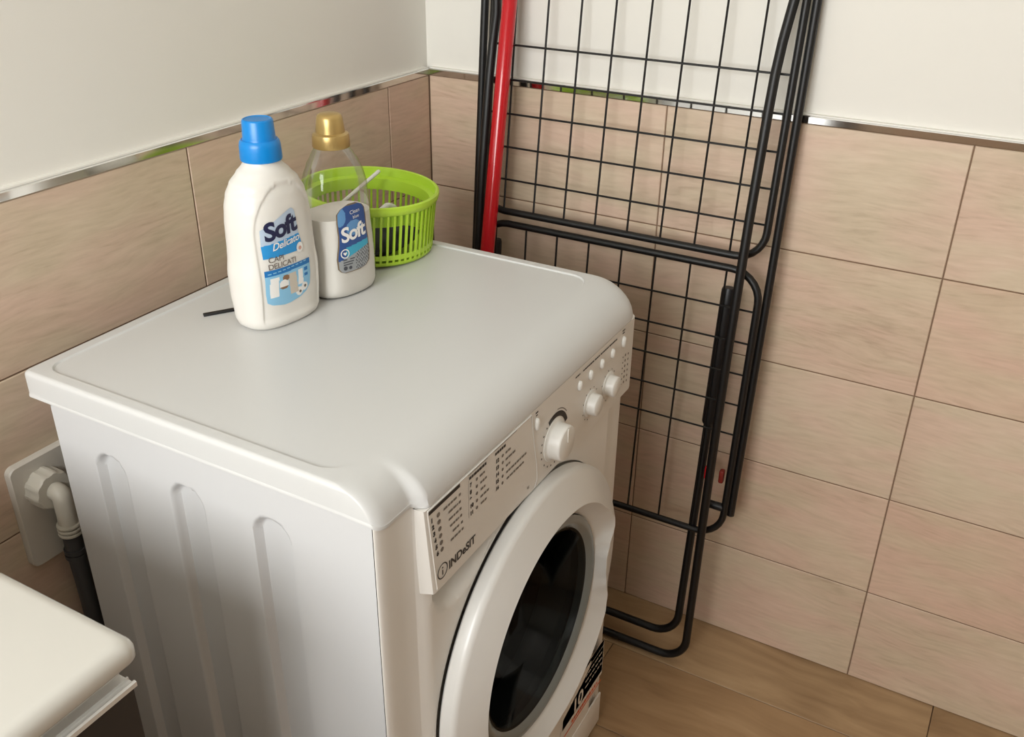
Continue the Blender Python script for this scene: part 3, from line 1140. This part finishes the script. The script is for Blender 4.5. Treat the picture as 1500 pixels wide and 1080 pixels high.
L_GREYB = pmat('label_grey_blue', rgb(178, 194, 212), .4)
L_SKY = pmat('label_blue', rgb(40, 142, 206), .4)
L_NAVY = pmat('label_navy', rgb(26, 30, 66), .4)
L_BAND = pmat('label_band_blue', rgb(24, 112, 180), .4)
L_LIGHT = pmat('label_light_blue', rgb(134, 188, 220), .4)
L_WHITE = pmat('label_white', rgb(232, 230, 226), .4)
L_BEIGE = pmat('label_beige', rgb(196, 186, 172), .4)
L_ROSE = pmat('label_rose', rgb(204, 156, 142), .4)
L_BROWN = pmat('label_brown', rgb(132, 98, 70), .4)
L_TXT = pmat('label_grey_text', rgb(104, 94, 88), .5)
L_DKBL = pmat('label_dark_blue', rgb(44, 78, 138), .35)
L_MIDBL = pmat('label_mid_blue', rgb(92, 142, 190), .35)
L_TEAL = pmat('label_teal', rgb(60, 160, 190), .35)
L_GREYL = pmat('label_silver', rgb(150, 154, 156), .35)
L_DGREY = pmat('label_dark_grey', rgb(70, 72, 78), .4)
L_RIMG = pmat('label_gold_rim', rgb(122, 106, 82), .35)

# --- white bottle with the blue cap
b1 = thing('fabric_softener_bottle', 'opaque white laundry bottle with blue cap and Soft Delicato label', 'bottle', (-.6615, -.2055, TOPZ), math.radians(-8))
T1 = [(0, .0480, .0300, 2.5), (.004, .0530, .0342, 2.6), (.012, .0555, .0362, 2.7), (.045, .0572, .0378, 2.8), (.068, .0572, .0388, 2.8), (.092, .0540, .0396, 2.7), (.105, .0528, .0400, 2.7),
      (.130, .0524, .0404, 2.6), (.150, .0508, .0398, 2.5), (.165, .0478, .0382, 2.4), (.178, .0420, .0345, 2.3), (.190, .0325, .0282, 2.1), (.197, .0250, .0236, 2.0), (.200, .0222, .0222, 2.0), (.208, .0212, .0212, 2.0)]


def arch1(u, z):
    # shallow label field with an arched top, pressed into the front
    if not .010 < z < .1815:
        return 0.0
    up = .0455 if z < .122 else .0455 * math.sqrt(max(0, 1 - ((z - .122) / .0595) ** 2))
    return .0022 * sstep(0, .0035, up - abs(u)) * sstep(.010, .016, z)


bottle_body('bottle_body', T1, [0, .002, .004, .008, .011, .014] + [.017 + .003 * k for k in range(59)] + [.194, .197, .2, .208], M_HDPE, b1, True, arch1)
bm = bmesh.new()
revolve(bm, [(.0218, .203), (.0240, .203), (.0246, .205), (.0240, .2205), (.0232, .2245), (.0212, .2272), (.0196, .2268), (.0190, .2295), (.0180, .2485), (.0172, .2500), (.0158, .2506), (.0150, .2498), (0, .2494)], 56)
cap = finish(bm, 'cap', M_BLUE, b1, angle=40)
S1 = bottle_surface(T1, arch1)


def colU(u, z, s):
    # diagonal split between the grey-blue top and the blue foot of the emblem
    if z < .1115 + .10 * (u + .039) - .0:
        return 1
    return 0


upL = pl([(.0965, -.0385), (.110, -.0392), (.131, -.0385), (.138, -.024), (.146, -.007), (.1500, .003)])
upR = pl([(.0930, .0150), (.100, .0165), (.108, .0150), (.120, .0118), (.142, .0100), (.147, .0088), (.1500, .0055)])
label_patch('label', S1, upL, upR, .0950, .1500, colU, [L_GREYB, L_SKY], b1)


def colD(u, z, s):
    top = .0795 + .02 * (u + .04)
    if z > top - .0075:
        return 0
    # garments, bear and seals printed on the light-blue field
    if abs(u + .0285 - (z - .055) * .05) < .0060 and .0440 < z < .0690:
        return 2
    if math.hypot((u + .0150) / .0072, (z - .0575) / .0062) < 1:
        return 2 if z > .0545 else 3
    if math.hypot((u + .0120) / .0052, (z - .0655) / .0040) < 1:
        return 3
    if abs(u + .0010 + (z - .055) * .08) < .0062 and .0415 < z < .0695:
        return 4
    if abs(u - .0110) < .0040 and .050 < z < .0700:
        return 2
    if math.hypot(u - .0075, z - .0415) < .0056 or math.hypot(u - .0165, z - .0455) < .0052:
        return 2
    if abs(u - .0205) < .0030 and (abs(z - .0605) < .0022 or abs(z - .0675) < .0022):
        return 0
    return 1


loL = pl([(.0310, -.0170), (.0345, -.0330), (.0385, -.0390), (.050, -.0398), (.0795, -.0392)])
loR = pl([(.0310, -.0080), (.0335, .0080), (.0380, .0185), (.0460, .0262), (.060, .0280), (.0790, .0280)])
label_patch('label', S1, loL, loR, .0310, .0800, colD, [L_BAND, L_LIGHT, L_WHITE, L_BROWN, L_BEIGE], b1)
pb = Print(lambda u, v: S1(u, v, .0011))
pb.text('Soft', -.0345, .1165, .0305, rot=.14, bold=.00105, shear=.12, space=.93, mi=0)
pb.text('Delicato', -.0275, .1035, .0125, rot=.13, bold=.00015, shear=.35, space=.95, mi=1)
pb.text('CAPI', -.0335, .0895, .0098, rot=.03, mi=2, bold=.00005)
pb.text('DELICATI', -.0345, .0808, .0098, rot=.03, mi=2, bold=.00005, space=.96)
pb.disc(.0125, .0985, .0052, 3, 16, r2=.0066)
pb.disc(.0128, .0975, .0026, 4, 10)
pb.disc(.0085, .0410, .0020, 2, 6); pb.disc(.0170, .0458, .0020, 2, 6)
for k in range(9):
    pb.rect(-.036 + .0066 * k, .0748 + .0004 * k, -.0315 + .0066 * k, .0761 + .0004 * k, 5)
pb.build('label_lettering', [L_NAVY, L_WHITE, L_TXT, L_WHITE, L_ROSE, L_LIGHT], b1)['kind'] = 'stuff'

# --- clear bottle with the gold cap
b2 = thing('clear_softener_bottle', 'transparent half-full bottle with gold cap and dark blue Soft label', 'bottle', (-.5490, -.2185, TOPZ), math.radians(-10))
T2 = [(0, .0430, .0300, 2.4), (.004, .0470, .0340, 2.5), (.012, .0490, .0358, 2.6), (.045, .0492, .0362, 2.6), (.075, .0478, .0358, 2.6), (.095, .0465, .0352, 2.5), (.120, .0462, .0350, 2.4),
      (.145, .0448, .0340, 2.3), (.160, .0418, .0322, 2.2), (.174, .0358, .0290, 2.1), (.185, .0290, .0252, 2.0), (.192, .0240, .0226, 2.0), (.196, .0205, .0205, 2.0), (.202, .0198, .0198, 2.0)]
zs2 = [0, .002, .004, .008, .012] + [.02 + .006 * k for k in range(28)] + [.186, .189, .192, .196, .202]
bottle_body('bottle_body', T2, zs2, M_PET, b2, True)
T2i = [(z, a - .0012, b - .0012, n) for z, a, b, n in T2]
zl = [.0015, .003, .006, .012] + [.02 + .006 * k for k in range(15)] + [.109]
bottle_body('softener_liquid', T2i, zl, M_MILK, b2, True)
bm = bmesh.new()
revolve(bm, [(.0200, .1945), (.0232, .1945), (.0240, .1960), (.0234, .2085), (.0226, .2110), (.0196, .2125), (.0186, .2130), (.0176, .2215), (.0164, .2310), (.0148, .2345), (.0115, .2362), (0, .2368)], 56)
finish(bm, 'cap', M_GOLD, b2, angle=40)
S2 = bottle_surface(T2)


def col2(u, z, s):
    if s < .035 or s > .965 or z < .0385 or z > .1268:
        return 5
    if math.hypot((u + .0235) / .0085, (z - .113) / .0125) < 1:
        return 1
    if math.hypot((u + .0030) / .0125, (z - .0960) / .0100) < 1:
        return 1
    if z > .0735 + .12 * u:
        return 0
    if z > .0670 + .25 * u and u > -.018:
        return 2
    if z > .0625 + .28 * u:
        return 0 if u < -.018 else 2
    if u > -.004 and math.sin(u * 1400) * math.sin(z * 1250) > .25:
        return 4
    return 3


l2L = pl([(.0370, -.0210), (.0395, -.0280), (.0440, -.0315), (.058, -.0320), (.075, -.0290), (.088, -.0275), (.105, -.0280), (.117, -.0275), (.1235, -.0220), (.1285, -.0100)])
l2R = pl([(.0370, .0020), (.0395, .0140), (.0450, .0205), (.058, .0225), (.075, .0215), (.09, .0200), (.108, .0195), (.118, .0180), (.1235, .0135), (.1285, .0020)])
label_patch('label', S2, l2L, l2R, .0370, .1285, col2, [L_DKBL, L_MIDBL, L_TEAL, L_GREYL, L_DGREY, L_RIMG], b2, 56, 84)
pb = Print(lambda u, v: S2(u, v, .0011))
pb.text('Soft', -.0240, .0790, .0272, rot=.10, bold=.0007, shear=.12, space=.92, mi=0)
pb.text('Clean', -.0085, .1140, .0072, rot=.08, mi=0)
pb.text('blue', -.0040, .1075, .0062, rot=.08, mi=0)
pb.ring(-.0205, .0640, .0050, .0064, 0, 2 * PI, 20, 0)
h = [(-.0205, .0612), (-.0232, .0642), (-.0228, .0658), (-.0215, .0660), (-.0205, .0650), (-.0195, .0660), (-.0182, .0658), (-.0178, .0642)]
pb.poly(h, 0)
for k in range(3):
    pb.rect(-.024, .0545 - .0033 * k, -.006 - .002 * k, .0560 - .0033 * k, 1)
pb.disc(-.0215, .0440, .0030, 1, 8); pb.disc(-.0140, .0435, .0026, 1, 8)
pb.build('label_lettering', [L_WHITE, L_DGREY], b2)['kind'] = 'stuff'

# ================================================================== green basket and its contents
BC = Vector((-.4065, -.1580, TOPZ))
TILT = math.radians(3.2)
axis = Vector((math.cos(1.0662), -math.sin(1.0662), 0))              # low side of the tilt
basket = thing('plastic_basket', 'lime green slatted plastic basket holding small laundry bits', 'basket', BC)
rotax = Vector((0, 0, 1)).cross(axis)
basket.rotation_mode = 'QUATERNION'
basket.rotation_quaternion = Matrix.Rotation(TILT, 3, rotax).to_quaternion()
basket.location = BC + Vector((0, 0, .0925 * math.sin(TILT)))
R0, R1, H = .0930, .0975, .0900
rad = lambda z: R0 + (R1 - R0) * z / H
def lathe(name, prof, seg=96, close=True):
    bm = bmesh.new(); revolve(bm, prof, seg, close=close); return finish(bm, name, M_GREEN, basket, angle=45)


lathe('rim', [(rad(.0765) - .001, .0765), (rad(.0765) + .0012, .0765), (R1 + .0030, .0785), (R1 + .0048, .0845), (R1 + .0042, .0890), (R1 + .0020, .0905), (R1 - .0010, .0895), (rad(.079) - .0012, .0815)])
lathe('lower_band', [(rad(.010) - .0012, .010), (rad(.010) + .001, .010), (rad(.017) + .001, .017), (rad(.017) - .0012, .017)])
lathe('base', [(R0 - .004, 0), (R0 - .001, .0005), (R0 + .0012, .003), (rad(.0065) + .0012, .0065), (rad(.0065) - .0012, .0065), (R0 - .005, .0025), (.002, .0025), (.002, .0008)])
lathe('inner_collar', [(rad(.058) - .0085, .058), (rad(.058) - .0070, .058), (rad(.074) - .0070, .074), (rad(.0745) - .0008, .0760), (rad(.0745) - .0008, .0775), (rad(.074) - .0085, .0750)])
bm = bmesh.new()
box(bm, (-.0013, -.0016, .004), (.0013, .0016, .0815))
for q in bm.verts:
    q.co.x += rad(q.co.z)
bmesh.ops.recalc_face_normals(bm, faces=bm.faces)
sl = bpy.data.meshes.new('slat'); bm.to_mesh(sl); bm.free(); sl.materials.append(M_GREEN)
for k in range(62):
    o = bpy.data.objects.new('slat', sl); COL.objects.link(o)
    o.rotation_euler = (0, 0, 2 * PI * k / 62); o.parent = basket

# contents
M_CLOTH = pmat('black_fabric', rgb(22, 22, 26), .8, bump=(120, .4))
bm = bmesh.new()
bmesh.ops.create_icosphere(bm, subdivisions=4, radius=1)
for q in bm.verts:
    c = q.co
    w = 1 + .12 * math.sin(5 * c.x + 1.3) * math.cos(4 * c.y) + .08 * math.sin(9 * c.y + 2 * c.z) + .05 * math.sin(14 * c.x - 7 * c.z)
    q.co = Vector((c.x * .060 * w, c.y * .056 * w, (c.z * .021 * w) if c.z > 0 else c.z * .016))
cloth = finish(bm, 'black_cloth', M_CLOTH, None, angle=80)
cloth.location = BC + Vector((-.018, -.024, .0245))
tag(cloth, 'crumpled black cloth lying in the bottom of the green basket', 'cloth')
# white stick
def world_stick(name, a, b, r, mat):
    bm = bmesh.new()
    d = (Vector(b) - Vector(a)); L_ = d.length; d.normalize()
    sweep(bm, [Vector(a) + d * t for t in (0, .002, L_ - .002, L_)], [r * .7, r, r, r * .7], 10)
    return finish(bm, name, mat, None, angle=50)


st = world_stick('plastic_stick', (-.4520, -.0953, TOPZ + .0367), (-.3459, -.1385, TOPZ + .100), .0030, M_WHITE)
tag(st, 'thin white plastic stick poking up out of the green basket', 'stick')
# white hook-shaped clip
cl = thing('plastic_clip', 'white curved plastic clip lying inside the green basket', 'clip', (-.3760, -.1690, TOPZ + .050))
bm = bmesh.new()
pth = fillet([(-.020, .006, -.012), (-.014, .003, .002), (.004, .0, .008), (.018, -.004, .002), (.016, -.004, -.012)], .008, 5)
sweep(bm, pth, .0046, 10)
finish(bm, 'clip_arm', M_WHITE, cl)
bm = bmesh.new(); sweep(bm, [(-.022, .004, -.013), (-.013, -.001, -.002), (.006, -.005, -.001)], .0030, 8)
finish(bm, 'clip_spring', M_BLACKP, cl)

# black strip on the lid
bm = bmesh.new(); box(bm, (-.042, -.0032, 0), (.042, .0032, .0032), .0008)
strip = finish(bm, 'plastic_strip', M_BLACKP, None)
strip.location = (-.6770, -.1480, TOPZ); strip.rotation_euler = (0, 0, math.radians(-33))
tag(strip, 'short flat black plastic strip lying on the washing machine behind the bottle', 'strip')

# ================================================================== water connection on the back wall
plate = thing('water_tap', 'pale plastic wall plate with ribbed water outlet nut behind the washing machine', 'water tap', (-.870, 0, .63))
PI_ = Matrix.Translation(plate.location).inverted()
def ppart(o):
    o.parent = plate; o.matrix_parent_inverse = PI_; return o


bm = bmesh.new()
lp = []
pc4 = fillet([(-.9445, 0, .556), (-.7955, 0, .556), (-.7955, 0, .7055), (-.9445, 0, .7055)], .010, 5, True)
for dy, s in ((-.0002, 1.0), (-.0085, 1.0), (-.0105, .985)):
    lp.append([(-.870 + (p.x + .870) * s, dy, .6308 + (p.z - .6308) * s) for p in pc4])
loft(bm, lp, True, True)
ppart(finish(bm, 'wall_plate', M_PLATE, angle=30))
NX, NZ = -.9065, .664
bm = bmesh.new()
ring = []
SEGN = 60
for (sc, yy) in ((.75, -.0105), (1.0, -.0105), (1.0, -.030), (.92, -.034), (.6, -.0345), (.4, -.033)):
    ring.append([(NX + (.0245 + (.0013 if (k // 3) % 2 == 0 and sc > .9 else 0)) * sc * math.cos(2 * PI * k / SEGN), yy, NZ + (.0245 + (.0013 if (k // 3) % 2 == 0 and sc > .9 else 0)) * sc * math.sin(2 * PI * k / SEGN)) for k in range(SEGN)])
loft(bm, ring, True, True)
ppart(finish(bm, 'ribbed_nut', M_FITTING, angle=30))
pts = fillet([(NX, -.030, NZ), (NX, -.0455, NZ), (NX, -.0455, .612)], .017, 7)
ppart(tube_obj('elbow', pts, .0120, M_FITTING, None, 16))
for k in range(3):
    bm = bmesh.new(); revolve(bm, [(.010, -.0022), (.0145, -.0022), (.0152, 0), (.0145, .0022), (.010, .0022)], 24, (NX, -.0455, .618 - .006 * k), close=True)
    ppart(finish(bm, 'collar_ring', M_FITTING))
hose = thing('drain_hose', 'dark grey hose hanging from the pale wall outlet behind the washing machine', 'hose', (NX, -.0455, .61))
bm = bmesh.new()
hp = [(0, 0, -.002), (0, 0, -.03), (.002, 0, -.08), (.006, .004, -.20), (.03, .004, -.36), (.09, .004, -.49)]
sweep(bm, fillet(hp, .2, 4), .0118, 14)
finish(bm, 'hose_tube', M_HOSE, hose)
for zz in (-.032, -.040):
    bm = bmesh.new(); revolve(bm, [(.010, -.003), (.0138, -.003), (.0138, .003), (.010, .003)], 20, (0, 0, zz), close=True)
    finish(bm, 'hose_clamp', M_HOSE, hose)

# ================================================================== vanity cabinet with its white top
VX, VYF, VZ = -1.1340, -.4740, .82
bm = bmesh.new()
pl4 = fillet([(VX, VYF, 0), (VX, -.002, 0), (-1.86, -.002, 0), (-1.86, VYF, 0)], [.012, .002, .002, .012], 6, True)
cxm, cym = (VX - 1.86) / 2, VYF / 2
lp = []
for dz, ins in ((-.022, .004), (-.0205, .0015), (-.018, 0), (-.010, 0), (-.006, .0012), (-.002, .0045), (-.0005, .008), (0, .012)):
    lp.append([(p.x - math.copysign(ins, p.x - cxm), p.y - (math.copysign(ins, p.y - cym) if p.y < -.1 else 0), VZ + dz) for p in pl4])
loft(bm, lp, True, True)
top_o = finish(bm, 'countertop', M_BASIN, None, angle=50)
tag(top_o, 'glossy white rounded countertop on the low cabinet beside the washing machine', 'countertop')
van = thing('vanity_cabinet', 'white cabinet with dark drawer front and aluminium grip rail under the countertop', 'cabinet', (-1.49, -.23, 0))
VI = Matrix.Translation(van.location).inverted()
def vpart(o, p=None):
    o.parent = p or van
    o.matrix_parent_inverse = VI if p is None else Matrix.Identity(4)
    return o


CX0, CX1, CY = -1.845, -1.1510, -.4500
ZC = VZ - .022
vpart(box_obj('side_panel', (CX1 - .016, -.010, .02), (CX1, CY, ZC), M_CARC, bev=.0008))  # lengthened almost to the floor to keep light off the machine's side
vpart(box_obj('side_panel', (CX0, -.010, .10), (CX0 + .016, CY, ZC), M_CARC, bev=.0008))
vpart(box_obj('back_panel', (CX0 + .016, -.010, .10), (CX1 - .016, -.016, ZC), M_CARC, smooth=False))
vpart(box_obj('bottom_panel', (CX0 + .016, -.016, .10), (CX1 - .016, CY, .116), M_CARC, smooth=False))
vpart(box_obj('front_rail', (CX0 + .016, CY + .018, ZC - .060), (CX1 - .016, CY, ZC), M_CARC, smooth=False))
for k, (za, zb) in enumerate(((.455, .7760), (.115, .445))):
    d = vpart(box_obj('drawer_front', (CX0 + .004, CY - .002, za), (-1.1460, CY - .0215, zb), M_DARKF, bev=.001))
    # J-shaped aluminium grip rail
    bm = bmesh.new()
    prof = [(CY - .0235, zb - .0005), (CY - .0235, zb + .0040), (CY - .0215, zb + .0048), (CY - .0200, zb + .0040), (CY - .0200, zb + .0012), (CY - .0145, zb + .0012), (CY - .0140, zb + .004),
            (CY - .0125, zb + .004), (CY - .0120, zb + .0012), (CY - .0030, zb + .0012), (CY - .0025, zb + .0075), (CY - .0010, zb + .0075), (CY - .0010, zb - .0002), (CY - .0215, zb - .0002), (CY - .0218, zb - .0005)]
    loft(bm, [[(xx, y, z) for y, z in prof] for xx in (CX0 + .004, -1.1440)], True, True)
    vpart(finish(bm, 'grip_rail', M_ALU, None, smooth=False), d)
for fx in (CX0 + .04, CX1 - .04):
    for fy in (-.05, CY + .04):
        bm = bmesh.new(); revolve(bm, [(0, 0), (.018, 0), (.022, .1), (0, .1)], 16, (fx, fy, 0))
        vpart(finish(bm, 'leg', M_ALU))
